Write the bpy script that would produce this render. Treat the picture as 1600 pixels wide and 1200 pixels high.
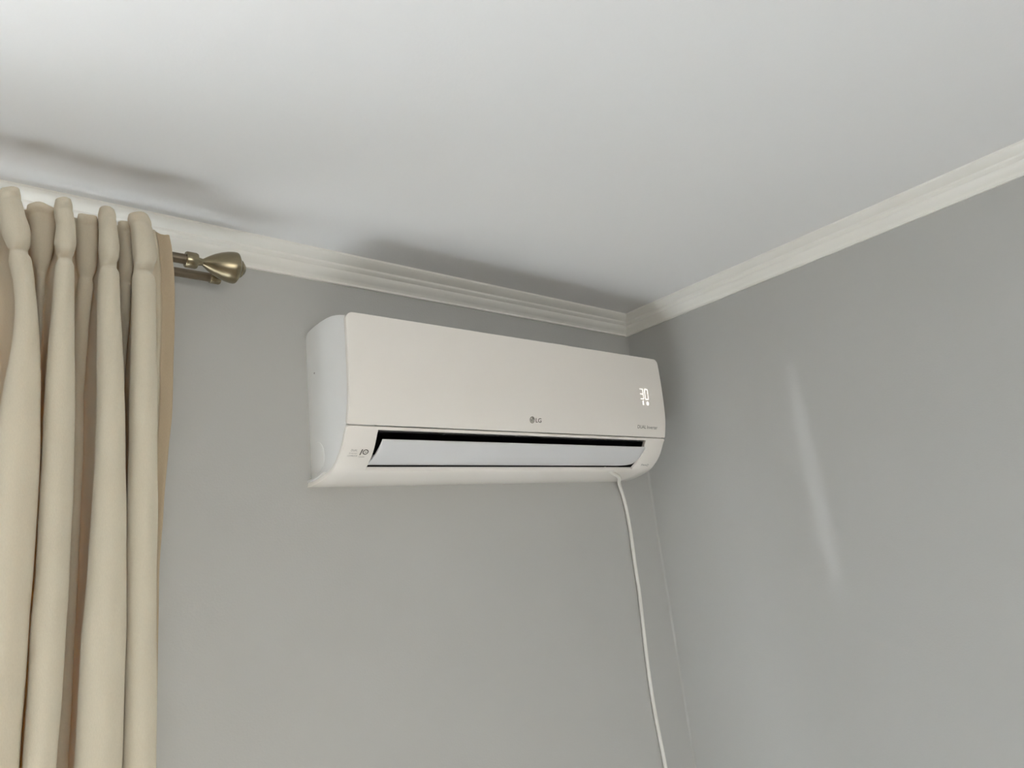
import bpy, bmesh, math, random, os
from mathutils import Vector, Matrix, noise

random.seed(4)
for _o in list(bpy.data.objects):
    bpy.data.objects.remove(_o)
SC = bpy.context.scene
COL = SC.collection

# ------------------------------------------------------------------ camera
cam_data = bpy.data.cameras.new('camera')
cam = bpy.data.objects.new('camera', cam_data)
COL.objects.link(cam)
cam_data.sensor_fit = 'HORIZONTAL'
cam_data.sensor_width = 36.0
cam_data.lens = 36.0 * 1107.008 / 1600.0
cam_data.clip_start = 0.02
RIGHT = Vector((0.759775, -0.640436, -0.112176))
DOWN = Vector((0.076447, 0.259325, -0.962760))
FWD = Vector((0.645676, 0.722905, 0.245988))
CAM = Vector((-1.489082, -1.175364, 1.988098))
_m = Matrix((RIGHT, -DOWN, -FWD)).transposed().to_4x4()
_m.translation = CAM
cam.matrix_world = _m
SC.camera = cam

# ------------------------------------------------------------------ light and exposure
SUN_DIR = Vector((0.55, -1.0, -2.70))          # the way the sunlight travels
SUN_POWER = 76.0
SUN_COLOR = (0.83, 0.90, 0.97)
SKY_COLOR = (0.72, 0.84, 1.0)
SKY_POWER = 6.4
EXPOSURE = 0.06

SC.view_settings.view_transform = 'Standard'
SC.view_settings.look = 'None'
SC.view_settings.gamma = 1.0
SC.view_settings.use_curve_mapping = False
SC.view_settings.exposure = EXPOSURE
world = bpy.data.worlds.new('daylight')
SC.world = world
world.use_nodes = True
_bg = world.node_tree.nodes['Background']
_bg.inputs['Color'].default_value = (*SKY_COLOR, 1)
_bg.inputs['Strength'].default_value = SKY_POWER

sun_data = bpy.data.lights.new('sun', 'SUN')
sun_data.energy = SUN_POWER
sun_data.color = SUN_COLOR
sun_data.angle = math.radians(0.6)
sun = bpy.data.objects.new('sun', sun_data)
COL.objects.link(sun)
sun.location = (-3, 6, 6)
sun.rotation_euler = SUN_DIR.to_track_quat('-Z', 'Y').to_euler()


def area(name, loc, direction, sx, sy, power, color, spread=math.pi):
    d = bpy.data.lights.new(name, 'AREA')
    d.shape = 'RECTANGLE'
    d.size, d.size_y = sx, sy
    d.energy = power
    d.color = color
    d.spread = spread
    o = bpy.data.objects.new(name, d)
    COL.objects.link(o)
    o.location = loc
    o.rotation_euler = Vector(direction).to_track_quat('-Z', 'Y').to_euler()
    return o


# daylight coming in at the two windows of the room
LIGHTS = {
    'balcony_door': ((-2.4, 0.10, 1.1), (0, -1, 0), 1.0, 2.0, 14.0, (0.88, 0.97, 1.0)),
    'far_window': ((-2.0, -4.18, 1.6), (0, 1, -0.32), 2.4, 1.0, 15.0, (1.0, 0.91, 0.72), 1.25),
}
for _n, _a in LIGHTS.items():
    area(_n + '_daylight', *_a)

# a thin glint of reflected sunlight on the right wall, made by an added spot lamp
_d = bpy.data.lights.new('glint_spot', 'SPOT')
_d.energy = 42.0
_d.color = (0.92, 0.95, 1.0)
_d.shadow_soft_size = 0.010
_d.spot_size = 0.175
_d.spot_blend = 0.55
_o = bpy.data.objects.new('glint_spot', _d)
COL.objects.link(_o)
_from, _to = Vector((-2.0, -0.95, 0.5)), Vector((0.0, -0.437, 2.10))
_z = (_from - _to).normalized()
_x = Vector((0, 0, 1)).cross(_z).normalized()
_y = _z.cross(_x)
_rot = Matrix((_x, _y, _z)).transposed().to_4x4()
_o.matrix_world = Matrix.Translation(_from) @ _rot @ Matrix.Diagonal((0.085, 1, 1, 1))

SC.cycles.max_bounces = 10
SC.cycles.diffuse_bounces = 6
SC.cycles.glossy_bounces = 4
SC.cycles.transmission_bounces = 6
SC.cycles.transparent_max_bounces = 8
SC.cycles.use_denoising = True
SC.cycles.caustics_reflective = False
SC.cycles.caustics_refractive = False
SC.cycles.sample_clamp_indirect = 0.0


# ------------------------------------------------------------------ materials
def mat(name, color, rough=0.5, metallic=0.0, coat=0.0, bump=0.0, bump_scale=200.0, vary=0.0, vary_scale=4.0,
        spec=0.5, emission=None, emit=0.0, stretch=None):
    m = bpy.data.materials.new(name)
    m.use_nodes = True
    nt = m.node_tree
    b = nt.nodes['Principled BSDF']
    b.inputs['Base Color'].default_value = (*color, 1)
    b.inputs['Roughness'].default_value = rough
    b.inputs['Metallic'].default_value = metallic
    b.inputs['Coat Weight'].default_value = coat
    b.inputs['Coat Roughness'].default_value = 0.08
    b.inputs['Specular IOR Level'].default_value = spec
    tc = nt.nodes.new('ShaderNodeTexCoord')
    src = tc.outputs['Object']
    if stretch:
        mp = nt.nodes.new('ShaderNodeMapping')
        mp.inputs['Scale'].default_value = stretch
        nt.links.new(src, mp.inputs['Vector'])
        src = mp.outputs['Vector']
    if vary:
        n = nt.nodes.new('ShaderNodeTexNoise')
        n.inputs['Scale'].default_value = vary_scale
        n.inputs['Detail'].default_value = 4
        nt.links.new(src, n.inputs['Vector'])
        r = nt.nodes.new('ShaderNodeMapRange')
        r.inputs['To Min'].default_value = 1 - vary
        r.inputs['To Max'].default_value = 1 + vary
        nt.links.new(n.outputs['Fac'], r.inputs['Value'])
        mx = nt.nodes.new('ShaderNodeVectorMath')
        mx.operation = 'SCALE'
        mx.inputs[0].default_value = color
        nt.links.new(r.outputs['Result'], mx.inputs['Scale'])
        nt.links.new(mx.outputs['Vector'], b.inputs['Base Color'])
    if bump:
        n2 = nt.nodes.new('ShaderNodeTexNoise')
        n2.inputs['Scale'].default_value = bump_scale
        n2.inputs['Detail'].default_value = 3
        nt.links.new(src, n2.inputs['Vector'])
        bp = nt.nodes.new('ShaderNodeBump')
        bp.inputs['Strength'].default_value = bump
        bp.inputs['Distance'].default_value = 0.002
        nt.links.new(n2.outputs['Fac'], bp.inputs['Height'])
        nt.links.new(bp.outputs['Normal'], b.inputs['Normal'])
    if emission:
        b.inputs['Emission Color'].default_value = (*emission, 1)
        b.inputs['Emission Strength'].default_value = emit
    return m


M = {}
M['wall'] = mat('grey_wall_paint', (0.50, 0.498, 0.48), 0.65, bump=0.12, bump_scale=260, vary=0.02, vary_scale=3)
M['ceiling'] = mat('white_ceiling_paint', (0.83, 0.83, 0.83), 0.75, bump=0.08, bump_scale=180)
M['cornice'] = mat('cream_cornice_paint', (0.90, 0.885, 0.83), 0.45)
M['wall_dark'] = mat('dark_low_bounce_wall', (0.20, 0.175, 0.15), 0.65, bump=0.12, bump_scale=260, vary=0.02, vary_scale=3)  # unseen walls darkened to cut bounced light and deepen shadows
M['frame'] = mat('white_window_plastic', (0.85, 0.85, 0.84), 0.35, vary=0.01)
M['sill'] = mat('white_sill_stone', (0.82, 0.81, 0.79), 0.35, vary=0.03, vary_scale=9)
M['ground'] = mat('grey_yard_paving', (0.22, 0.20, 0.18), 0.9, vary=0.15, vary_scale=1.2)
M['plastic'] = mat('cream_gloss_plastic', (0.90, 0.86, 0.805), 0.22, coat=0.35, vary=0.004)
M['plastic_side'] = mat('white_satin_plastic', (0.84, 0.835, 0.82), 0.42, vary=0.004)
M['flap'] = mat('white_flap_plastic', (0.72, 0.72, 0.73), 0.38, vary=0.004)
M['black'] = mat('black_duct_plastic', (0.006, 0.006, 0.007), 0.6, vary=0.2)
M['grey_plastic'] = mat('grey_pivot_plastic', (0.30, 0.29, 0.27), 0.5, vary=0.03)
M['print'] = mat('dark_grey_print', (0.10, 0.09, 0.075), 0.5, vary=0.05)
M['print_pale'] = mat('pale_grey_print', (0.30, 0.285, 0.255), 0.5, vary=0.05)
M['logo_grey'] = mat('warm_grey_print', (0.22, 0.205, 0.17), 0.4, vary=0.05)
M['led'] = mat('white_display_light', (0.9, 0.9, 0.88), 0.4, emission=(1.0, 0.97, 0.92), emit=1.1)
M['brass'] = mat('antique_brass', (0.31, 0.265, 0.175), 0.27, metallic=1.0, bump=0.10, bump_scale=30, vary=0.15,
                 vary_scale=18, stretch=(1, 30, 30))
M['brass_dark'] = mat('dark_antique_brass', (0.23, 0.19, 0.14), 0.33, metallic=1.0, bump=0.10, bump_scale=30,
                      vary=0.2, vary_scale=14, stretch=(0.6, 40, 40))
M['cable'] = mat('white_cable_sheath', (0.80, 0.78, 0.73), 0.4, vary=0.01)


def wood_floor():
    m = mat('oak_floor', (0.35, 0.3, 0.24), 0.35)
    nt = m.node_tree
    b = nt.nodes['Principled BSDF']
    tc = nt.nodes.new('ShaderNodeTexCoord')
    br = nt.nodes.new('ShaderNodeTexBrick')
    br.inputs['Color1'].default_value = (0.38, 0.32, 0.255, 1)
    br.inputs['Color2'].default_value = (0.33, 0.275, 0.215, 1)
    br.inputs['Mortar'].default_value = (0.12, 0.08, 0.05, 1)
    br.inputs['Scale'].default_value = 1.0
    br.inputs['Brick Width'].default_value = 1.2
    br.inputs['Row Height'].default_value = 0.14
    br.inputs['Mortar Size'].default_value = 0.003
    nt.links.new(tc.outputs['Object'], br.inputs['Vector'])
    nt.links.new(br.outputs['Color'], b.inputs['Base Color'])
    return m


M['floor'] = wood_floor()


def glass():
    m = bpy.data.materials.new('window_glass')
    m.use_nodes = True
    nt = m.node_tree
    nt.nodes.remove(nt.nodes['Principled BSDF'])
    out = nt.nodes['Material Output']
    t = nt.nodes.new('ShaderNodeBsdfTransparent')
    g = nt.nodes.new('ShaderNodeBsdfGlossy')
    g.inputs['Roughness'].default_value = 0.02
    mx = nt.nodes.new('ShaderNodeMixShader')
    mx.inputs[0].default_value = 0.06
    nt.links.new(t.outputs[0], mx.inputs[1])
    nt.links.new(g.outputs[0], mx.inputs[2])
    nt.links.new(mx.outputs[0], out.inputs['Surface'])
    return m


M['glass'] = glass()


def fabric(name, color, through, amount):
    m = bpy.data.materials.new(name)
    m.use_nodes = True
    nt = m.node_tree
    nt.nodes.remove(nt.nodes['Principled BSDF'])
    out = nt.nodes['Material Output']
    tc = nt.nodes.new('ShaderNodeTexCoord')
    mp = nt.nodes.new('ShaderNodeMapping')
    mp.inputs['Scale'].default_value = (1, 1, 0.35)
    nt.links.new(tc.outputs['Object'], mp.inputs['Vector'])
    n = nt.nodes.new('ShaderNodeTexNoise')
    n.inputs['Scale'].default_value = 900
    n.inputs['Detail'].default_value = 2
    nt.links.new(mp.outputs['Vector'], n.inputs['Vector'])
    n2 = nt.nodes.new('ShaderNodeTexNoise')
    n2.inputs['Scale'].default_value = 14
    n2.inputs['Detail'].default_value = 3
    nt.links.new(mp.outputs['Vector'], n2.inputs['Vector'])
    add = nt.nodes.new('ShaderNodeMath')
    add.operation = 'ADD'
    nt.links.new(n.outputs['Fac'], add.inputs[0])
    nt.links.new(n2.outputs['Fac'], add.inputs[1])
    r = nt.nodes.new('ShaderNodeMapRange')
    r.inputs['From Min'].default_value = 0.5
    r.inputs['From Max'].default_value = 1.5
    r.inputs['To Min'].default_value = 0.93
    r.inputs['To Max'].default_value = 1.07
    nt.links.new(add.outputs[0], r.inputs['Value'])
    mx = nt.nodes.new('ShaderNodeVectorMath')
    mx.operation = 'SCALE'
    mx.inputs[0].default_value = color
    nt.links.new(r.outputs['Result'], mx.inputs['Scale'])
    bp = nt.nodes.new('ShaderNodeBump')
    bp.inputs['Strength'].default_value = 0.25
    bp.inputs['Distance'].default_value = 0.001
    nt.links.new(n.outputs['Fac'], bp.inputs['Height'])
    d = nt.nodes.new('ShaderNodeBsdfDiffuse')
    d.inputs['Roughness'].default_value = 0.6
    nt.links.new(mx.outputs['Vector'], d.inputs['Color'])
    nt.links.new(bp.outputs['Normal'], d.inputs['Normal'])
    t = nt.nodes.new('ShaderNodeBsdfTranslucent')
    t.inputs['Color'].default_value = (*through, 1)
    ms = nt.nodes.new('ShaderNodeMixShader')
    ms.inputs[0].default_value = amount
    nt.links.new(d.outputs[0], ms.inputs[1])
    nt.links.new(t.outputs[0], ms.inputs[2])
    nt.links.new(ms.outputs[0], out.inputs['Surface'])
    return m


M['curtain'] = fabric('beige_curtain_fabric', (0.765, 0.725, 0.60), (0.80, 0.48, 0.10), 0.23)
M['hem'] = fabric('backlit_tan_hem_fabric', (0.60, 0.50, 0.36), (0.75, 0.50, 0.22), 0.16)  # sunlit-through tan of the turned edge put into the base colour


# ------------------------------------------------------------------ helpers
def link(name, mesh, material, parent=None):
    o = bpy.data.objects.new(name, mesh)
    if material:
        mesh.materials.append(material)
    COL.objects.link(o)
    if parent:
        o.parent = parent
    return o


def from_bm(name, bm, material, parent=None, smooth=None):
    me = bpy.data.meshes.new(name)
    bmesh.ops.recalc_face_normals(bm, faces=bm.faces)
    bm.to_mesh(me)
    bm.free()
    if smooth:
        for p in me.polygons:
            p.use_smooth = True
        me.set_sharp_from_angle(angle=math.radians(smooth))
    return link(name, me, material, parent)


def tag(o, label=None, cat=None, group=None, kind=None):
    if label:
        o['label'] = label
    if cat:
        o['category'] = cat
    if group:
        o['group'] = group
    if kind:
        o['kind'] = kind
    return o


def empty(name, loc, label, cat):
    o = bpy.data.objects.new(name, None)
    COL.objects.link(o)
    o.location = loc
    o.empty_display_size = 0.05
    return tag(o, label, cat)


def add_box(bm, x0, x1, y0, y1, z0, z1):
    v = [bm.verts.new(p) for p in [(x0, y0, z0), (x1, y0, z0), (x1, y1, z0), (x0, y1, z0),
                                   (x0, y0, z1), (x1, y0, z1), (x1, y1, z1), (x0, y1, z1)]]
    for f in [(0, 3, 2, 1), (4, 5, 6, 7), (0, 1, 5, 4), (1, 2, 6, 5), (2, 3, 7, 6), (3, 0, 4, 7)]:
        bm.faces.new([v[i] for i in f])


def add_prism_x(bm, poly, x0, x1):
    """extrude a (y, z) polygon along x"""
    a = [bm.verts.new((x0, y, z)) for y, z in poly]
    b = [bm.verts.new((x1, y, z)) for y, z in poly]
    n = len(poly)
    bm.faces.new(a)
    bm.faces.new(b[::-1])
    for i in range(n):
        bm.faces.new((a[i], b[i], b[(i + 1) % n], a[(i + 1) % n]))


def add_lathe(bm, prof, origin, axis, seg=40):
    """prof: (distance along axis, radius)"""
    axis = Vector(axis).normalized()
    u = axis.orthogonal().normalized()
    w = axis.cross(u)
    rings = []
    for d, r in prof:
        c = Vector(origin) + axis * d
        if r < 1e-6:
            rings.append([bm.verts.new(c)])
        else:
            rings.append([bm.verts.new(c + (u * math.cos(t) + w * math.sin(t)) * r)
                          for t in [2 * math.pi * i / seg for i in range(seg)]])
    for A, B in zip(rings[:-1], rings[1:]):
        for i in range(seg):
            j = (i + 1) % seg
            if len(A) == 1 and len(B) == 1:
                continue
            if len(A) == 1:
                bm.faces.new((A[0], B[i], B[j]))
            elif len(B) == 1:
                bm.faces.new((A[i], B[0], A[j]))
            else:
                bm.faces.new((A[i], B[i], B[j], A[j]))
    for R in (rings[0], rings[-1]):
        if len(R) > 1:
            bm.faces.new(R)


def catmull(pts, n):
    """dense Catmull-Rom through points (tuples of any size)"""
    P = [Vector(p) for p in pts]
    P = [P[0] * 2 - P[1]] + P + [P[-1] * 2 - P[-2]]
    out = []
    for i in range(1, len(P) - 2):
        a, b, c, d = P[i - 1], P[i], P[i + 1], P[i + 2]
        for k in range(n):
            t = k / n
            out.append(0.5 * ((2 * b) + (c - a) * t + (2 * a - 5 * b + 4 * c - d) * t * t
                              + (3 * b - a - 3 * c + d) * t ** 3))
    out.append(P[-2])
    return out


def add_tube(bm, pts, r, seg=14):
    prev = None
    u = None
    for i, p in enumerate(pts):
        t = (pts[min(i + 1, len(pts) - 1)] - pts[max(i - 1, 0)]).normalized()
        if u is None:
            u = t.orthogonal().normalized()
        else:
            u = (u - t * u.dot(t)).normalized()
        w = t.cross(u)
        ring = [bm.verts.new(p + (u * math.cos(a) + w * math.sin(a)) * r)
                for a in [2 * math.pi * k / seg for k in range(seg)]]
        if prev:
            for k in range(seg):
                j = (k + 1) % seg
                bm.faces.new((prev[k], prev[j], ring[j], ring[k]))
        else:
            bm.faces.new(ring[::-1])
        prev = ring
    bm.faces.new(prev)


def bevel(o, w, seg=2, ang=35):
    b = o.modifiers.new('bevel', 'BEVEL')
    b.width = w
    b.segments = seg
    b.limit_method = 'ANGLE'
    b.angle_limit = math.radians(ang)
    return o


def structure(name, bm, material, parent=None, smooth=None):
    return tag(from_bm(name, bm, material, parent, smooth), kind='structure')


# ------------------------------------------------------------------ the room
H = 2.6
XL, YB = -3.9, -4.3
WX0, WX1, WZ0, WZ1 = -2.9, -1.30, 0.0, 2.40        # glazed balcony door beside the air conditioner, behind the curtain
T = 0.25

bm = bmesh.new(); add_box(bm, XL - T, T, YB - T, T - 0.02, -0.12, 0); structure('floor', bm, M['floor'])
bm = bmesh.new(); add_box(bm, XL - T, T, YB - T, T, H, H + 0.15); structure('ceiling', bm, M['ceiling'])
bm = bmesh.new(); add_box(bm, 0, T, YB - T, T, 0, H); structure('wall_right', bm, M['wall'])
bm = bmesh.new(); add_box(bm, XL - T, XL, YB - T, T, 0, H); structure('wall_left', bm, M['wall_dark'])


def wall_with_hole(name, y0, y1, x0, x1, hx0, hx1, hz0, hz1, material):
    bm = bmesh.new()
    add_box(bm, x0, hx0, y0, y1, 0, H)
    add_box(bm, hx1, x1, y0, y1, 0, H)
    add_box(bm, hx0, hx1, y0, y1, 0, hz0)
    add_box(bm, hx0, hx1, y0, y1, hz1, H)
    structure(name, bm, material)


wall_with_hole('wall_back', 0, T, XL, 0, WX0, WX1, WZ0, WZ1, M['wall'])
wall_with_hole('wall_front', YB - T, YB, XL, 0, -3.2, -0.8, 0.8, 2.1, M['wall_dark'])


def window(name, x0, x1, z0, z1, yg, inward):
    bm = bmesh.new()
    f = 0.07
    ya, yb = yg - 0.035, yg + 0.035
    add_box(bm, x0, x0 + f, ya, yb, z0, z1)
    add_box(bm, x1 - f, x1, ya, yb, z0, z1)
    add_box(bm, x0 + f, x1 - f, ya, yb, z0, z0 + f)
    add_box(bm, x0 + f, x1 - f, ya, yb, z1 - f, z1)
    xm = (x0 + x1) / 2
    add_box(bm, xm - f / 2, xm + f / 2, ya, yb, z0 + f, z1 - f)
    w = structure(name, bm, M['frame'])
    for a, b in ((x0 + f, xm - f / 2), (xm + f / 2, x1 - f)):
        bm = bmesh.new()
        add_box(bm, a, b, yg - 0.003, yg + 0.003, z0 + f, z1 - f)
        from_bm('pane', bm, M['glass'], w)
    bm = bmesh.new()
    if inward < 0:
        add_box(bm, x0 + 0.001, x1 - 0.001, 0.002, ya, z0 + 0.0005, z0 + 0.012)
    else:
        add_box(bm, x0 - 0.06, x1 + 0.06, YB, YB + 0.12, z0 - 0.03, z0 + 0.002)
    from_bm('threshold' if inward < 0 else 'sill', bm, M['sill'], w)
    return w


window('door_1', WX0, WX1, WZ0, WZ1, 0.19, -1)
window('window_2', -3.2, -0.8, 0.8, 2.1, YB - 0.19, 1)

bm = bmesh.new(); add_box(bm, -40, 40, -40, 40, -0.6, -0.5); structure('ground', bm, M['ground'])

# unseen pale strip added inside the balcony door to bounce sunlight upward
bm = bmesh.new(); add_box(bm, WX0 - 0.08, WX1 + 0.08, -0.75, -0.001, 0.0, 0.006); structure('sun_bounce_strip', bm, M['sill'])

# bead of paint filling the room corner
bm = bmesh.new()
_fil = [(-0.0002, -0.0002)] + [(-0.005 + 0.005 * math.sin(t), -0.005 + 0.005 * math.cos(t)) for t in [math.pi / 2 * k / 6 for k in range(7)]]
_a = [bm.verts.new((x, y, 0.0)) for x, y in _fil]
_b = [bm.verts.new((x, y, H - 0.0435)) for x, y in _fil]
for k in range(len(_fil)):
    bm.faces.new((_a[k], _a[(k + 1) % len(_fil)], _b[(k + 1) % len(_fil)], _b[k]))
bm.faces.new(_a); bm.faces.new(_b[::-1])
structure('trim_6', bm, M['wall'], smooth=40)

# cornice: stepped profile (distance from wall, distance below ceiling), a mitred run along each wall
CPROF = [(0.0, 0.0), (0.0529, 0.0), (0.0529, 0.0040), (0.0490, 0.0085), (0.0400, 0.0122), (0.0330, 0.0140),
         (0.0318, 0.0175), (0.0295, 0.0195), (0.0255, 0.0215), (0.0235, 0.0222), (0.0225, 0.0258),
         (0.0190, 0.0300), (0.0130, 0.0345), (0.0070, 0.0370), (0.0050, 0.0390), (0.0050, 0.0432), (0.0, 0.0432)]


def cornice(name, a, b, inward, along):
    """a, b: corners of the room; inward: unit normal into the room; along: from a to b"""
    bm = bmesh.new()
    A = [bm.verts.new(Vector((a[0], a[1], H - h)) + Vector(inward) * d + Vector(along) * d) for d, h in CPROF]
    B = [bm.verts.new(Vector((b[0], b[1], H - h)) + Vector(inward) * d - Vector(along) * d) for d, h in CPROF]
    n = len(CPROF)
    for i in range(n):
        j = (i + 1) % n
        bm.faces.new((A[i], A[j], B[j], B[i]))
    bm.faces.new(A)
    bm.faces.new(B[::-1])
    o = structure(name, bm, M['cornice'], smooth=28)
    return o


cornice('trim_1', (XL, 0), (0, 0), (0, -1, 0), (1, 0, 0))
cornice('trim_2', (0, 0), (0, YB), (-1, 0, 0), (0, -1, 0))
cornice('trim_3', (0, YB), (XL, YB), (0, 1, 0), (-1, 0, 0))
cornice('trim_4', (XL, YB), (XL, 0), (1, 0, 0), (0, 1, 0))

# ------------------------------------------------------------------ air conditioner
X0, X1 = -0.9384, -0.1014
PROF = [(0.004, 2.1590), (-0.0216, 2.1600), (-0.0536, 2.1650), (-0.0858, 2.1737), (-0.1065, 2.1872), (-0.1237, 2.2040),
        (-0.1387, 2.2288), (-0.1461, 2.2413), (-0.1550, 2.277), (-0.1587, 2.308), (-0.1612, 2.37), (-0.1608, 2.434)]
_dense = [(p[0], p[1]) for p in catmull(PROF, 24)]
_arc = [0.0]
for (_a, _b), (_c, _d) in zip(_dense[:-1], _dense[1:]):
    _arc.append(_arc[-1] + math.hypot(_c - _a, _d - _b))
S_MAX = _arc[-1]


def prof_at(s):
    s = max(0.0, min(S_MAX, s))
    lo, hi = 0, len(_arc) - 1
    while hi - lo > 1:
        m = (lo + hi) // 2
        if _arc[m] <= s:
            lo = m
        else:
            hi = m
    t = (s - _arc[lo]) / (_arc[hi] - _arc[lo])
    y = _dense[lo][0] + (_dense[hi][0] - _dense[lo][0]) * t
    z = _dense[lo][1] + (_dense[hi][1] - _dense[lo][1]) * t
    ty, tz = _dense[hi][0] - _dense[lo][0], _dense[hi][1] - _dense[lo][1]
    l = math.hypot(ty, tz)
    return y, z, -tz / l, ty / l          # point and outward normal (towards -y)


def s_of_z(z):
    lo, hi = 0.0, S_MAX
    for _ in range(50):
        m = (lo + hi) / 2
        if prof_at(m)[1] < z:
            lo = m
        else:
            hi = m
    return lo


def on_front(x, s, out=0.0):
    y, z, ny, nz = prof_at(s)
    return Vector((x, y + ny * out, z + nz * out))


ac = empty('air_conditioner', (-0.52, 0, 2.16),
           'white wall mounted air conditioner with open flap and lit display showing 30', 'air conditioner')


def apart(name, bm, material, parent=ac, smooth=None):
    o = from_bm(name, bm, material, parent, smooth)
    if parent is ac:
        o.matrix_parent_inverse = Matrix.Translation(-ac.location)
    return o


# --- rear body: full-depth end blocks and a hollow middle
s_seam = s_of_z(2.2400)
OX0, OX1 = -0.8800, -0.1690                      # the outlet opening
S_A, S_B = s_of_z(2.1742), s_of_z(2.2338)
inset = 0.0085
front_in = []
for k in range(26):
    s = S_MAX - 0.004 + (0.035 - (S_MAX - 0.004)) * k / 25
    y, z, ny, nz = prof_at(s)
    front_in.append((y - ny * inset, z - nz * inset))
top_line = [(0.0, 2.172), (0.0, 2.4330), (-0.0022, 2.4395), (-0.0080, 2.4440), (-0.020, 2.4458), (-0.0400, 2.4472), (-0.0644, 2.4474), (-0.0880, 2.4462),
            (-0.1069, 2.4435), (-0.1250, 2.4390), (-0.1374, 2.4350), (-0.1480, 2.4310)]
full = top_line + front_in + [(-0.012, 2.1690)]
cut = top_line + [p for p in front_in if p[1] > 2.240] + [(-0.120, 2.2385), (-0.050, 2.2400), (-0.030, 2.215), (-0.040, 2.186), (-0.060, 2.1765),
                                                       (-0.044, 2.1715), (-0.012, 2.1690)]
bm = bmesh.new()
add_prism_x(bm, full, X0 + 0.0015, OX0 - 0.004)
add_prism_x(bm, cut, OX0 - 0.004, OX1 + 0.004)
add_prism_x(bm, full, OX1 + 0.004, X1 - 0.0015)
body = apart('rear_body', bm, M['plastic_side'], smooth=32)

# dark air intake grille sunk in the top
gr = None
for k in range(9):
    y0 = -0.128 + 0.0125 * k
    bm = bmesh.new()
    zt = [2.4474 - 0.75 * max(0.0, abs(y + 0.052) - 0.03) ** 1.5 for y in (y0, y0 + 0.008)]
    add_prism_x(bm, [(y0, zt[0] - 0.003), (y0 + 0.008, zt[1] - 0.003), (y0 + 0.008, zt[1] + 0.0010), (y0, zt[0] + 0.0010)], X0 + 0.04, X1 - 0.04)
    o = apart('intake_slot', bm, M['black'])

# thin base lip of the wall plate, under the side
bm = bmesh.new()
lip, lip2 = [], []
for k in range(13):
    y, z, ny, nz = prof_at(0.004 + 0.066 * k / 12)
    o1, o2 = 0.0120 - 0.0036 * (k / 12) ** 2, 0.0078
    lip.append((min(y - ny * o1, -0.0005), z - nz * o1))
    lip2.append((min(y - ny * o2, -0.0005), z - nz * o2))
add_prism_x(bm, lip + lip2[::-1], -0.9455, -0.0950)
apart('base_lip', bm, M['plastic_side'], smooth=40)

# black inside of the outlet
bm = bmesh.new()
duct = [(-0.128, 2.2335), (-0.118, 2.2370), (-0.052, 2.2385), (-0.0325, 2.215), (-0.042, 2.188), (-0.060, 2.1790), (-0.079, 2.1768)]
ins = [(-0.126, 2.2325), (-0.117, 2.2345), (-0.054, 2.2360), (-0.0355, 2.215), (-0.044, 2.190), (-0.061, 2.1810), (-0.078, 2.1790)]
add_prism_x(bm, duct + ins[::-1], OX0 - 0.0035, OX1 + 0.0035)
side = [(-0.1335, 2.2325), (-0.117, 2.2350), (-0.054, 2.2365), (-0.035, 2.215), (-0.044, 2.190), (-0.061, 2.1800), (-0.083, 2.1785), (-0.100, 2.190), (-0.117, 2.206)]
add_prism_x(bm, side, OX0 - 0.0035, OX0 - 0.0005)
add_prism_x(bm, side, OX1 + 0.0005, OX1 + 0.0035)
apart('outlet_duct', bm, M['black'], smooth=40)

# --- lower housing: curved shell with the outlet cut out of it
def end_x(s, side, s_top):
    flare = 0.0065 * max(0.0, 1 - s / 0.07) ** 1.3
    r = 0.005
    x = (X0 - 0.0006 - flare) if side < 0 else (X1 + 0.0006 + flare * 0.7)
    if s_top - s < r:
        d = r - (s_top - s)
        c = r - math.sqrt(max(0.0, r * r - d * d))
        x += c if side < 0 else -c
    return x


ss = [S_A * k / 10 for k in range(11)] + [S_A + (S_B - S_A) * k / 12 for k in range(1, 13)]
s_top = s_seam - 0.0012
ss += [S_B + (s_top - 0.005 - S_B) * 0.5] if s_top - 0.005 > S_B + 0.001 else []
ss += [s_top - 0.005 + 0.005 * t for t in (0.0, 0.3, 0.55, 0.75, 0.9, 1.0) if s_top - 0.005 + 0.005 * t > S_B + 0.0003]
bm = bmesh.new()
rows = []
for s in ss:
    xs = [end_x(s, -1, s_top), -0.905, OX0, -0.60, -0.40, OX1, -0.135, end_x(s, 1, s_top)]
    rows.append([bm.verts.new(on_front(x, s)) for x in xs])
for i in range(len(ss) - 1):
    inside = ss[i] > S_A - 1e-6 and ss[i + 1] < S_B + 1e-6
    for j in range(7):
        if inside and 2 <= j <= 4:
            continue
        bm.faces.new((rows[i][j], rows[i][j + 1], rows[i + 1][j + 1], rows[i + 1][j]))
me = bpy.data.meshes.new('lower_housing')
bm.normal_update()
for f in bm.faces:
    if f.normal.y > 0 or (abs(f.normal.y) < 0.2 and f.normal.z > 0):
        f.normal_flip()
bm.to_mesh(me); bm.free()
for p in me.polygons:
    p.use_smooth = True
housing = link('lower_housing', me, M['plastic'], ac)
housing.matrix_parent_inverse = Matrix.Translation(-ac.location)
sm = housing.modifiers.new('thickness', 'SOLIDIFY'); sm.thickness = 0.0075; sm.offset = -1
bevel(housing, 0.0012, 2, 50)
me.set_sharp_from_angle(angle=math.radians(40))

# --- glossy front panel: curved plate with rounded corners
def panel_x(s, side, s0, s1):
    x = X0 - 0.0004 if side < 0 else X1 + 0.0004
    c = 0.0
    for edge, r in ((s1 - s, 0.0135), (s - s0, 0.0035)):
        if edge < r:
            d = r - edge
            c = max(c, r - math.sqrt(max(0.0, r * r - d * d)))
    return x + c if side < 0 else x - c


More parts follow.
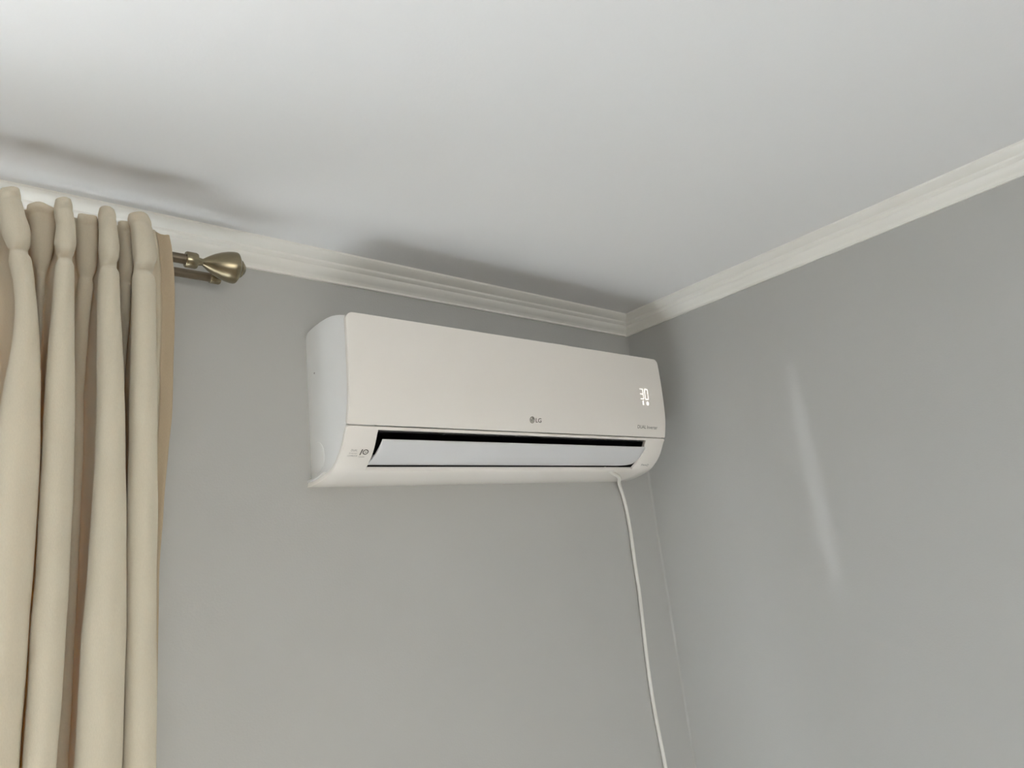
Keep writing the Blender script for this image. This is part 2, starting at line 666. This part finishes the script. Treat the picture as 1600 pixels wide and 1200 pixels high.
p0, p1 = s_seam + 0.0012, S_MAX - 0.0008
ps = [p0 + 0.0035 * t for t in (0, .1, .3, .6)] + [p0 + 0.0035 + (p1 - 0.0135 - p0 - 0.0035) * k / 22 for k in range(23)] + \
     [p1 - 0.0135 + 0.0135 * t for t in (.2, .4, .58, .72, .84, .93, .98, 1.0)]
bm = bmesh.new()
rows = []
for s in ps:
    a, b = panel_x(s, -1, p0, p1), panel_x(s, 1, p0, p1)
    rows.append([bm.verts.new(on_front(x, s, 0.0004)) for x in (a, a + 0.012, -0.7, -0.52, -0.3, b - 0.012, b)])
for A, B in zip(rows[:-1], rows[1:]):
    for j in range(6):
        bm.faces.new((A[j], A[j + 1], B[j + 1], B[j]))
bm.normal_update()
for f in bm.faces:
    if f.normal.y > 0:
        f.normal_flip()
me = bpy.data.meshes.new('front_panel')
bm.to_mesh(me); bm.free()
for p in me.polygons:
    p.use_smooth = True
panel = link('front_panel', me, M['plastic'], ac)
panel.matrix_parent_inverse = Matrix.Translation(-ac.location)
sm = panel.modifiers.new('thickness', 'SOLIDIFY'); sm.thickness = 0.0085; sm.offset = -1
bevel(panel, 0.0014, 3, 50)
me.set_sharp_from_angle(angle=math.radians(40))

# grip tab standing just above the panel's top edge
bm = bmesh.new()
add_box(bm, -0.455, -0.405, -0.1585, -0.1530, 2.4300, 2.4352)
bevel(apart('grip_tab', bm, M['plastic']), 0.001, 2)

# --- flap: curved plate tilted in the outlet
fp = [(-0.1415, 2.2168), (-0.1335, 2.2090), (-0.1250, 2.2022), (-0.1130, 2.1942), (-0.1000, 2.1886), (-0.0880, 2.1851), (-0.0820, 2.1841)]
fd = catmull(fp, 5)
bm = bmesh.new()
rows = []
nf = len(fd)
for i, p in enumerate(fd):
    t = i / (nf - 1)
    xl = -0.8715 - 0.003 * t
    xr = -0.1730
    if t > 0.72:                                  # chamfered lower right corner
        xr -= 0.040 * ((t - 0.72) / 0.28) ** 1.4
    rows.append([bm.verts.new((x, p[0], p[1])) for x in (xl, xl + 0.01, -0.6, -0.4, xr - 0.012, xr)])
for A, B in zip(rows[:-1], rows[1:]):
    for j in range(5):
        bm.faces.new((A[j], A[j + 1], B[j + 1], B[j]))
bm.normal_update()
for f in bm.faces:
    if f.normal.y > 0:
        f.normal_flip()
me = bpy.data.meshes.new('air_flap')
bm.to_mesh(me); bm.free()
for p in me.polygons:
    p.use_smooth = True
flap = link('air_flap', me, M['flap'], ac)
flap.matrix_parent_inverse = Matrix.Translation(-ac.location)
sm = flap.modifiers.new('thickness', 'SOLIDIFY'); sm.thickness = 0.004; sm.offset = -1
bevel(flap, 0.001, 2, 50)
me.set_sharp_from_angle(angle=math.radians(40))
flap['label'] = 'white curved flap tilted half open over the dark outlet'

# flap pivots at both ends
for xa, xb in ((-0.8800, -0.8690), (-0.1740, -0.1692)):
    bm = bmesh.new()
    add_lathe(bm, [(0, 0.0045), (xb - xa, 0.0045)], (xa, -0.100, 2.1955), (1, 0, 0), 20)
    apart('flap_pivot', bm, M['grey_plastic'], smooth=40)

# --- side knockout cover and screw hole on the left end
xs_ = X0 + 0.0015
bm = bmesh.new()
add_lathe(bm, [(0, 0.0278), (0.0009, 0.0275), (0.0011, 0.0268)], (xs_ + 0.0002, -0.0262, 2.2070), (-1, 0, 0), 48)
apart('knockout_cover', bm, M['plastic_side'], smooth=30)
bm = bmesh.new()
add_lathe(bm, [(0, 0.0017), (0.0004, 0.0015)], (xs_, -0.0296, 2.3608), (-1, 0, 0), 16)
apart('screw_hole', bm, M['print_pale'], smooth=30)


# --- print and display
def text_mesh(txt, size, bold=0.0, shear=0.0, space=1.0, res=6):
    cu = bpy.data.curves.new('lettering', 'FONT')
    cu.body = txt
    cu.size = size
    cu.offset = bold
    cu.shear = shear
    cu.space_character = space
    cu.resolution_u = res
    tmp = bpy.data.objects.new('lettering', cu)
    COL.objects.link(tmp)
    dg = bpy.context.evaluated_depsgraph_get()
    me = bpy.data.meshes.new_from_object(tmp.evaluated_get(dg))
    bpy.data.objects.remove(tmp)
    bpy.data.curves.remove(cu)
    return me


def letters(name, txt, x, z, width, height, material, bold=0.0, shear=0.0, label=None, parent=panel, out=0.0007):
    """lettering laid on the curved front, left bottom at (x, z), scaled to width x height"""
    me = text_mesh(txt, 1.0, bold, shear)
    xs = [v.co.x for v in me.vertices]
    ys = [v.co.y for v in me.vertices]
    x0, x1, y0, y1 = min(xs), max(xs), min(ys), max(ys)
    s0 = s_of_z(z)
    for v in me.vertices:
        u = (v.co.x - x0) / (x1 - x0) * width
        w = (v.co.y - y0) / (y1 - y0) * height
        v.co = on_front(x + u, s0 + w, out)
    me.materials.clear()
    o = link(name, me, material, parent)
    if label:
        o['label'] = label
    return o


def flat_shape(name, outlines, material, parent=panel, out=0.0007, s_base=0.0):
    """outlines: lists of (x, offset in arc length above s_base)"""
    bm = bmesh.new()
    for poly in outlines:
        vs = [bm.verts.new(on_front(x, s_base + w, out)) for x, w in poly]
        bm.faces.new(vs)
    bm.normal_update()
    for f in bm.faces:
        if f.normal.y > 0:
            f.normal_flip()
    me = bpy.data.meshes.new(name)
    bm.to_mesh(me); bm.free()
    o = link(name, me, material, parent)
    return o


def ring(cx, cz, r0, r1, n=28, a0=0.0, a1=2 * math.pi, sx=1.0):
    out = []
    for k in range(n):
        t0, t1 = a0 + (a1 - a0) * k / n, a0 + (a1 - a0) * (k + 1) / n
        out.append([(cx + math.cos(t0) * r0 * sx, cz + math.sin(t0) * r0), (cx + math.cos(t0) * r1 * sx, cz + math.sin(t0) * r1),
                    (cx + math.cos(t1) * r1 * sx, cz + math.sin(t1) * r1), (cx + math.cos(t1) * r0 * sx, cz + math.sin(t1) * r0)])
    return out


# round emblem with its face, then the two letters
sb = s_of_z(2.2647)
cx = -0.5328
emblem = flat_shape('emblem', [[(cx + 0.0069 * math.cos(2 * math.pi * k / 40), 0.0069 * math.sin(2 * math.pi * k / 40)) for k in range(40)]],
                    M['logo_grey'], s_base=sb)
emblem['label'] = 'round grey emblem with a face'
face = ring(cx, 0, 0.0043, 0.0051, 30, math.radians(95), math.radians(360))
face += [[(cx - 0.0006, -0.0026), (cx + 0.0002, -0.0026), (cx + 0.0002, 0.0030), (cx - 0.0006, 0.0030)],
         [(cx + 0.0002, -0.0026), (cx + 0.0018, -0.0026), (cx + 0.0018, -0.0019), (cx + 0.0002, -0.0019)],
         [(cx + 0.0016, -0.0004), (cx + 0.0051, -0.0004), (cx + 0.0051, 0.0004), (cx + 0.0016, 0.0004)]]
face += [[(cx - 0.0026 + 0.0009 * math.cos(2 * math.pi * k / 14), 0.0021 + 0.0009 * math.sin(2 * math.pi * k / 14)) for k in range(14)]]
flat_shape('emblem_face', face, M['plastic'], parent=emblem, out=0.0010, s_base=sb)
letters('brand_letters', 'LG', -0.5233, 2.2600, 0.0156, 0.0090, M['print'], bold=0.012, label='dark grey brand letters')
letters('model_lettering', 'DUAL Inverter', -0.2042, 2.2597, 0.0725, 0.0078, M['print'], bold=0.0, label='thin grey lettering')

# lit display: 30 with two small symbols under it
sd = s_of_z(2.3290)
W_, Hd, t_ = 0.0112, 0.0240, 0.0018


def seg(x, z, horizontal, l):
    if horizontal:
        return [(x + 0.0006, z - t_ / 2), (x + l - 0.0006, z - t_ / 2), (x + l - 0.0002, z), (x + l - 0.0006, z + t_ / 2), (x + 0.0006, z + t_ / 2), (x + 0.0002, z)]
    return [(x - t_ / 2, z + 0.0007), (x + t_ / 2, z + 0.0007), (x + t_ / 2, z + l - 0.0007), (x - t_ / 2, z + l - 0.0007)]


def digit(x, which):
    m = {'a': seg(x, Hd, True, W_), 'g': seg(x, Hd / 2, True, W_), 'd': seg(x, 0, True, W_),
         'b': seg(x + W_, Hd / 2, False, Hd / 2), 'c': seg(x + W_, 0, False, Hd / 2),
         'f': seg(x, Hd / 2, False, Hd / 2), 'e': seg(x, 0, False, Hd / 2)}
    return [m[k] for k in which]


three = flat_shape('display_digit', digit(-0.1868, 'abgcd'), M['led'], s_base=sd)
zero = flat_shape('display_digit', digit(-0.1692, 'abcdef'), M['led'], s_base=sd)
three['label'] = 'lit white digit 3'
zero['label'] = 'lit white digit 0'
bar = flat_shape('display_symbol', [[(-0.1806, -0.0145), (-0.1774, -0.0145), (-0.1774, -0.0048), (-0.1796, -0.0048), (-0.1818, -0.0060), (-0.1818, -0.0070), (-0.1806, -0.0066)]], M['led'], s_base=sd)
bar['label'] = 'lit white bar symbol under the digits'
drop = flat_shape('display_symbol', ring(-0.1630, -0.0098, 0.0021, 0.0043, 24), M['led'], s_base=sd)
drop['label'] = 'lit white ring symbol under the digits'

# small print on the lower housing
letters('smart_lettering', 'ThinQ', -0.1525, 2.1812, 0.0285, 0.0068, M['print'], parent=housing, label='tiny dark lettering at the right end')
letters('compressor_print', 'DUAL', -0.9225, 2.2010, 0.0115, 0.0038, M['print_pale'], parent=housing)
letters('compressor_print', 'Inverter', -0.9245, 2.1972, 0.0150, 0.0030, M['print_pale'], bold=-0.01, parent=housing)
letters('compressor_print', 'COMPRESSOR', -0.9265, 2.1935, 0.0185, 0.0030, M['print_pale'], parent=housing)
letters('warranty_print', '1', -0.9050, 2.1958, 0.0042, 0.0112, M['print'], bold=0.03, shear=0.2, parent=housing)
hz = s_of_z(2.2002)
flat_shape('warranty_print', ring(-0.8950, 0, 0.0034, 0.0050, 26, sx=1.12) + [[(-0.8972, -0.0004), (-0.8928, -0.0004), (-0.8928, 0.0005), (-0.8972, 0.0005)]],
           M['print'], parent=housing, s_base=hz)
letters('warranty_print', 'YEARS', -0.9060, 2.1925, 0.0120, 0.0024, M['print_pale'], parent=housing)

# ------------------------------------------------------------------ power cable
cab = [(-0.250, -0.0740, 2.1800), (-0.238, -0.0765, 2.1740), (-0.2234, -0.0745, 2.1676), (-0.2023, -0.0668, 2.1645), (-0.1765, -0.0508, 2.1598), (-0.1480, -0.0240, 2.1545), (-0.1300, -0.0095, 2.1450),
       (-0.1205, -0.0055, 2.1250), (-0.1142, -0.0050, 2.0900), (-0.1112, -0.005, 2.0356), (-0.1125, -0.005, 1.9588), (-0.1130, -0.005, 1.8833),
       (-0.1172, -0.005, 1.8104), (-0.1218, -0.005, 1.7249), (-0.1222, -0.005, 1.648), (-0.1190, -0.005, 1.5856), (-0.1132, -0.005, 1.5033),
       (-0.1100, -0.005, 1.35), (-0.1150, -0.005, 1.10), (-0.1180, -0.005, 0.80), (-0.1150, -0.005, 0.42)]
bm = bmesh.new()
add_tube(bm, catmull(cab, 6), 0.0044, 14)
cable = empty('power_cable', (-0.115, 0, 0.40), 'thin white power cable running down the wall beside the room corner', 'cable')
o = from_bm('cable_sheath', bm, M['cable'], cable, smooth=60)
o.matrix_parent_inverse = Matrix.Translation(-cable.location)
bm = bmesh.new()
add_box(bm, -0.140, -0.090, -0.035, 0.0, 0.36, 0.425)
o = bevel(from_bm('plug', bm, M['cable'], cable), 0.006, 3)
o.matrix_parent_inverse = Matrix.Translation(-cable.location)

# ------------------------------------------------------------------ curtain rods
RY, RZ = -0.100, 2.5048
R2Y, R2Z = -0.053, 2.5025


def rod_part(root, name, bm, material, parent=None, smooth=35):
    o = from_bm(name, bm, material, parent or root, smooth)
    if parent is None:
        o.matrix_parent_inverse = Matrix.Translation(-root.location)
    return o


rod = empty('curtain_rod', (-1.19, RY, RZ), 'antique brass curtain rod with flared finial, nearer the room and carrying the beige curtain', 'curtain rod')
bm = bmesh.new()
add_lathe(bm, [(0, 0.0080), (1.96, 0.0080)], (-3.12, RY, RZ), (1, 0, 0), 32)
rod_part(rod, 'pole', bm, M['brass_dark'])
bm = bmesh.new()
add_lathe(bm, [(0.0, 0.0085), (0.0, 0.0118), (0.0015, 0.0128), (0.0150, 0.0128), (0.0175, 0.0116), (0.0178, 0.0075), (0.020, 0.0066), (0.025, 0.0056), (0.027, 0.0056)],
          (-1.1775, RY, RZ), (1, 0, 0), 40)
collar = rod_part(rod, 'collar', bm, M['brass'])
collar['label'] = 'ring collar between pole and finial'
fin = [(0.0, 0.0050), (0.0025, 0.0056), (0.006, 0.0080), (0.012, 0.0122), (0.020, 0.0168), (0.030, 0.0212), (0.040, 0.0243), (0.048, 0.0257), (0.0525, 0.0258),
       (0.0545, 0.0250), (0.0595, 0.0170), (0.0605, 0.0150)]
bm = bmesh.new()
add_lathe(bm, fin, (-1.1540, RY, RZ), (1, 0, 0), 56)
finial = rod_part(rod, 'finial', bm, M['brass'], smooth=30)
finial['label'] = 'flared satin brass finial'
bm = bmesh.new()
add_lathe(bm, [(0.0, 0.0150), (0.0025, 0.0142), (0.0075, 0.0085), (0.0090, 0.0050), (0.0095, 0.0)], (-1.0936, RY, RZ), (1, 0, 0), 40)
tip = from_bm('finial_tip', bm, M['brass'], finial, 30)

rear = empty('curtain_rod', (-1.15, R2Y, R2Z), 'plain antique brass rod with small end cap, behind and below the finial', 'curtain rod')
bm = bmesh.new()
add_lathe(bm, [(0, 0.0075), (1.995, 0.0075)], (-3.12, R2Y, R2Z), (1, 0, 0), 32)
rod_part(rear, 'pole', bm, M['brass_dark'])
bm = bmesh.new()
add_lathe(bm, [(0.0, 0.0078), (0.0, 0.0092), (0.001, 0.0096), (0.0145, 0.0096), (0.0165, 0.0085), (0.017, 0.0)], (-1.1255, R2Y, R2Z), (1, 0, 0), 32)
rod_part(rear, 'end_cap', bm, M['brass'])

# the bracket both rods lie on, behind the curtain
for bx in (-1.62, -3.02):
    br = empty('rod_bracket', (bx, 0, 2.49), ('brass double bracket on the wall behind the curtain head' if bx > -2 else 'brass double bracket holding the far left ends of both rods'), 'bracket')
    br['group'] = 'curtain rod brackets'
    bm = bmesh.new()
    add_lathe(bm, [(0, 0.024), (0.004, 0.024), (0.006, 0.020)], (bx, 0, 2.486), (0, -1, 0), 28)
    o = rod_part(br, 'wall_plate', bm, M['brass'])
    bm = bmesh.new()
    add_box(bm, bx - 0.005, bx + 0.005, -0.104, -0.003, 2.484, 2.4935)
    add_box(bm, bx - 0.005, bx + 0.005, -0.062, -0.044, 2.4935, 2.4952)
    add_box(bm, bx - 0.005, bx + 0.005, -0.109, -0.091, 2.4935, 2.4970)
    rod_part(br, 'arm', bm, M['brass'], smooth=None)

# ------------------------------------------------------------------ curtain
# outline of every fold: (height, left edge, right edge); F folds stand forward, B folds lie back between them
LOBES = {
 'F1': [(2.5304, -1.421, -1.3983), (2.5159, -1.4202, -1.3976), (2.4947, -1.4204, -1.3924), (2.4682, -1.4157, -1.3854), (2.4528, -1.4103, -1.3846), (2.4451, -1.4066, -1.3859), (2.439, -1.4069, -1.3843), (2.4288, -1.4058, -1.3818), (2.4052, -1.4, -1.378), (2.3661, -1.396, -1.3732), (2.3214, -1.3971, -1.3695), (2.2613, -1.4029, -1.3659), (2.1884, -1.4089, -1.3624), (2.1202, -1.4112, -1.3619), (2.0404, -1.4126, -1.3621), (1.9713, -1.4131, -1.3638), (1.9051, -1.4136, -1.3654), (1.8415, -1.4131, -1.3664)],
 'B1': [(2.5273, -1.389, -1.3505), (2.4934, -1.3818, -1.3529), (2.4667, -1.3813, -1.3555), (2.4326, -1.3727, -1.3614), (2.4279, -1.3718, -1.3626), (2.4161, -1.3713, -1.3621), (2.3828, -1.3684, -1.3621), (2.3359, -1.365, -1.3615), (2.273, -1.3623, -1.3595), (2.1964, -1.3589, -1.3562), (2.0399, -1.3599, -1.3547), (1.8297, -1.3636, -1.3575)],
 'F2': [(2.532, -1.3599, -1.3416), (2.513, -1.3605, -1.3405), (2.4893, -1.3567, -1.3372), (2.4632, -1.3582, -1.3363), (2.4512, -1.356, -1.3381), (2.4467, -1.3544, -1.3394), (2.4411, -1.3556, -1.3384), (2.4302, -1.3569, -1.3373), (2.4049, -1.3577, -1.3357), (2.3721, -1.3581, -1.3346), (2.3258, -1.3607, -1.3326), (2.2792, -1.3619, -1.33), (2.2337, -1.3616, -1.3284), (2.1892, -1.3611, -1.3275), (2.1187, -1.361, -1.3267), (2.0362, -1.3602, -1.3268), (1.9719, -1.3629, -1.3284), (1.8965, -1.363, -1.33), (1.8312, -1.3641, -1.3323)],
 'B2': [(2.5274, -1.3288, -1.303), (2.4868, -1.3298, -1.3027), (2.452, -1.3279, -1.3041), (2.4366, -1.3251, -1.3067), (2.4253, -1.3255, -1.3056), (2.3903, -1.3265, -1.3065), (2.3416, -1.3256, -1.3062), (2.2923, -1.3247, -1.3063), (2.1973, -1.3215, -1.3041), (2.1228, -1.321, -1.3055), (2.0357, -1.3214, -1.3055), (1.888, -1.3246, -1.3068), (1.8189, -1.3271, -1.3077)],
 'F3': [(2.5353, -1.3081, -1.29), (2.5186, -1.3091, -1.2884), (2.4928, -1.3077, -1.2859), (2.466, -1.3077, -1.2837), (2.4547, -1.3063, -1.2839), (2.449, -1.305, -1.2857), (2.4425, -1.3055, -1.284), (2.4312, -1.306, -1.2826), (2.4144, -1.3063, -1.2814), (2.3803, -1.3065, -1.2803), (2.3325, -1.3055, -1.2777), (2.284, -1.3049, -1.2744), (2.2366, -1.3036, -1.2719), (2.1902, -1.3038, -1.2699), (2.1167, -1.3059, -1.2673), (2.0308, -1.3088, -1.2649), (1.9636, -1.3121, -1.2643), (1.885, -1.3141, -1.2644), (1.8167, -1.3149, -1.2654)],
 'B3': [(2.5389, -1.2795, -1.2612), (2.5069, -1.2764, -1.2581), (2.4708, -1.2756, -1.2566), (2.4529, -1.2744, -1.258), (2.447, -1.2734, -1.2591), (2.4342, -1.2732, -1.2585), (2.3983, -1.272, -1.2578), (2.3479, -1.2697, -1.2577), (2.2969, -1.2663, -1.2576), (2.247, -1.2637, -1.2575), (2.1982, -1.2612, -1.2573), (2.0302, -1.2579, -1.2549), (1.8036, -1.2577, -1.2549)],
 'F4': [(2.5366, -1.2722, -1.2482), (2.5233, -1.2727, -1.2446), (2.5056, -1.2683, -1.2419), (2.4757, -1.2654, -1.2373), (2.461, -1.2643, -1.2372), (2.4521, -1.2629, -1.2396), (2.4452, -1.264, -1.2395), (2.4392, -1.2655, -1.2394), (2.4221, -1.2652, -1.2376), (2.3869, -1.2654, -1.2364), (2.3374, -1.2653, -1.2354), (2.2874, -1.266, -1.2345), (2.2386, -1.2659, -1.2336), (2.1909, -1.265, -1.2327), (2.1154, -1.2662, -1.2311), (2.0271, -1.2649, -1.2325), (1.9579, -1.2643, -1.2317), (1.8766, -1.2641, -1.2301), (1.806, -1.2654, -1.2294)],
 'R': [(2.5338, -1.2296, -1.21), (2.502, -1.2266, -1.2053), (2.4638, -1.2271, -1.2024), (2.4081, -1.2256, -1.2016), (2.3556, -1.225, -1.2018), (2.3024, -1.2245, -1.2024), (2.2506, -1.2239, -1.2042), (2.2, -1.2234, -1.2081), (2.1202, -1.2225, -1.2137), (2.0272, -1.2239, -1.2192), (1.794, -1.2213, -1.2191)],
}

Z_TOP, Z_CINCH = 2.5290, 2.4420


def sample(L, z):
    L = L
    if z >= L[0][0]:
        return L[0][1], L[0][2]
    for a, b in zip(L[:-1], L[1:]):
        if z >= b[0]:
            t = (a[0] - z) / (a[0] - b[0])
            t = t * t * (3 - 2 * t) * 0.35 + t * 0.65
            return a[1] + (b[1] - a[1]) * t, a[2] + (b[2] - a[2]) * t
    return L[-1][1], L[-1][2]


def shifted(L, dx, dz=0.0, grow=0.0):
    return [(z + dz, a + dx - grow, b + dx + grow) for z, a, b in L]


# folds further left, beyond the photograph's edge
SEQ = []
for k, off in enumerate((-0.335, -0.225, -0.110)):
    SEQ.append(('F', shifted(LOBES['F2'], off - 0.07, 0.003 * k)))
    SEQ.append(('B', shifted(LOBES['B2'], off - 0.055, 0)))
    SEQ.append(('F', shifted(LOBES['F3'], off - 0.063, 0.002 * k)))
    SEQ.append(('B', shifted(LOBES['B3'], off - 0.055, 0)))
SEQ += [('F', LOBES['F1']), ('B', LOBES['B1']), ('F', LOBES['F2']), ('B', LOBES['B2']), ('F', LOBES['F3']), ('B', LOBES['B3']), ('F', LOBES['F4'])]


def plan(z, top):
    """control points of the cloth at one height; top: 0 .. 1 over the last millimetres of the head"""
    low = min(1.0, max(0.0, (2.44 - z) / 0.16))
    pts = []
    n = len(SEQ)
    for i, (kind, L) in enumerate(SEQ):
        zc = 2.4405 if kind == 'F' else 2.4360
        a, b = sample(L, z)
        xc, w = (a + b) / 2, max(0.0015, (b - a) / 2)
        w *= 1 - 0.10 * top
        pinch = math.exp(-((z - zc) / 0.0065) ** 2)
        puff = math.exp(-((z - zc - 0.030) / 0.022) ** 2) + 0.5 * math.exp(-((z - zc + 0.022) / 0.012) ** 2)
        seam = math.exp(-((z - 2.5125) / 0.0022) ** 2)
        w *= 0.94 - 0.15 * pinch + 0.05 * puff - 0.03 * seam
        if kind == 'F':
            d = 0.014 + 0.55 * w + 0.004 * low - 0.010 * pinch + 0.004 * puff - 0.0016 * seam
            yc = -0.166
            d *= 1 - 0.35 * top
            lo, hi = i == 0, i == n - 1
            u = 0.026 + 0.022 * low
            pts += [(xc - w * 0.30, yc + u), (xc - w * 0.70, yc + 0.55 * u), (xc - w * 0.97, yc + 0.006), (xc - w, yc - 0.1 * d), (xc - w * 0.74, yc - 0.68 * d), (xc, yc - d),
                    (xc + w * 0.74, yc - 0.68 * d), (xc + w, yc - 0.1 * d), (xc + w * 0.97, yc + 0.006), (xc + w * 0.70, yc + 0.55 * u), (xc + w * 0.30, yc + u)]
        else:
            d = 0.010 + 0.35 * w - 0.007 * pinch + 0.004 * puff - 0.0014 * seam
            yc = -0.130 + 0.040 * low
            d *= 1 - 0.35 * top
            pts += [(xc - w * 0.8, yc + 0.010), (xc - w, yc), (xc - w * 0.7, yc - 0.7 * d), (xc, yc - d), (xc + w * 0.7, yc - 0.7 * d), (xc + w, yc), (xc + w * 0.8, yc + 0.010)]
        if i < n - 1:
            a2, b2 = sample(SEQ[i + 1][1], z)
            c2, w2 = (a2 + b2) / 2, (b2 - a2) / 2
            xm = ((xc + w * 0.22) + (c2 - w2 * 0.5)) / 2 if kind == 'F' else ((xc + w * 0.5) + (c2 - w2 * 0.22)) / 2
            pts.append((xm, -0.116 + 0.046 * low))
    # the turned-back side of the last fold, ending in the hem
    a, b = sample(LOBES['R'], z)
    xe = max(b, pts[-1][0] + 0.004)
    x5 = pts[-1][0]
    pts += [(x5 + 0.002, -0.136), (x5 + (xe - x5) * 0.35, -0.1265), (x5 + (xe - x5) * 0.55, -0.1290), (x5 + (xe - x5) * 0.62, -0.1255), (xe - 0.001, -0.1250), (xe, -0.121)]
    return pts


zs = [Z_TOP - 0.082 * k / 40 for k in range(40)] + [2.447 - 0.0018 * k for k in range(14)] + [2.4230 - (2.4230 - 1.78) * k / 40 for k in range(0, 41)] + \
     [1.70, 1.55, 1.3, 1.0, 0.7, 0.4, 0.2, 0.06]
NS = 3
bm = bmesh.new()
rows = []
for r, z in enumerate(zs):
    top = max(0.0, 1 - (Z_TOP - z) / 0.009)
    pts = catmull(plan(z, top), NS)
    row = []
    for k, p in enumerate(pts):
        x, y = p[0], p[1]
        f = noise.noise(Vector((x * 22, z * 5, 3.7)))
        g = noise.noise(Vector((x * 60, z * 26, 9.1)))
        head = max(0.0, min(1.0, (z - 2.40) / 0.05))
        yy = y + 0.0022 * f + 0.0016 * g * head
        crease = math.exp(-((z - 2.442) / 0.016) ** 2)
        yy += 0.0016 * crease * noise.noise(Vector((x * 260, z * 40, 2.2)))
        xx = x + 0.0012 * noise.noise(Vector((x * 30, z * 12, 5.5)))
        zz = z
        if z > Z_CINCH:                           # the head of each fold stands a little differently
            h = (z - Z_CINCH) / (Z_TOP - Z_CINCH)
            zz = z + h * (0.0075 * noise.noise(Vector((x * 48, 0.3, 1.9))) + max(0.0, -(y + 0.150)) * -0.12)
            zz -= h * h * 0.006 * max(0.0, 1 - (len(pts) - 1 - k) / 9) ** 2
        row.append(bm.verts.new((xx, yy, zz)))
    rows.append(row)
nc = len(rows[0])
hem_from = nc - 1 - 4 * NS
for A, B in zip(rows[:-1], rows[1:]):
    for j in range(nc - 1):
        bm.faces.new((A[j], A[j + 1], B[j + 1], B[j]))
hem_edge = [[v.co.copy() for v in row[hem_from + 4:]] for row in rows]
curtain = from_bm('curtain', bm, M['curtain'], None, smooth=80)
tag(curtain, 'beige pinch pleated fabric curtain hanging in deep folds at the left edge', 'curtain')
sm = curtain.modifiers.new('thickness', 'SOLIDIFY'); sm.thickness = 0.0016; sm.offset = 0

# stitched hem folded over the side edge
bm = bmesh.new()
prev = None
for row in hem_edge:
    n = len(row)
    outer = []
    for k, p in enumerate(row):
        out = Vector((0.0016, -0.0012, 0)) if k < n - 1 else Vector((0.0022, 0.0006, 0))
        outer.append(bm.verts.new(p + out))
    inner = [bm.verts.new(p + Vector((-0.0012, 0.0014, 0))) for p in row[::-1]]
    loop = outer + inner
    if prev:
        for k in range(len(loop) - 1):
            bm.faces.new((prev[k], prev[k + 1], loop[k + 1], loop[k]))
    prev = loop
hem = from_bm('side_hem', bm, M['hem'], curtain, smooth=60)
hem['label'] = 'side hem with a backlit tan put into its colour'
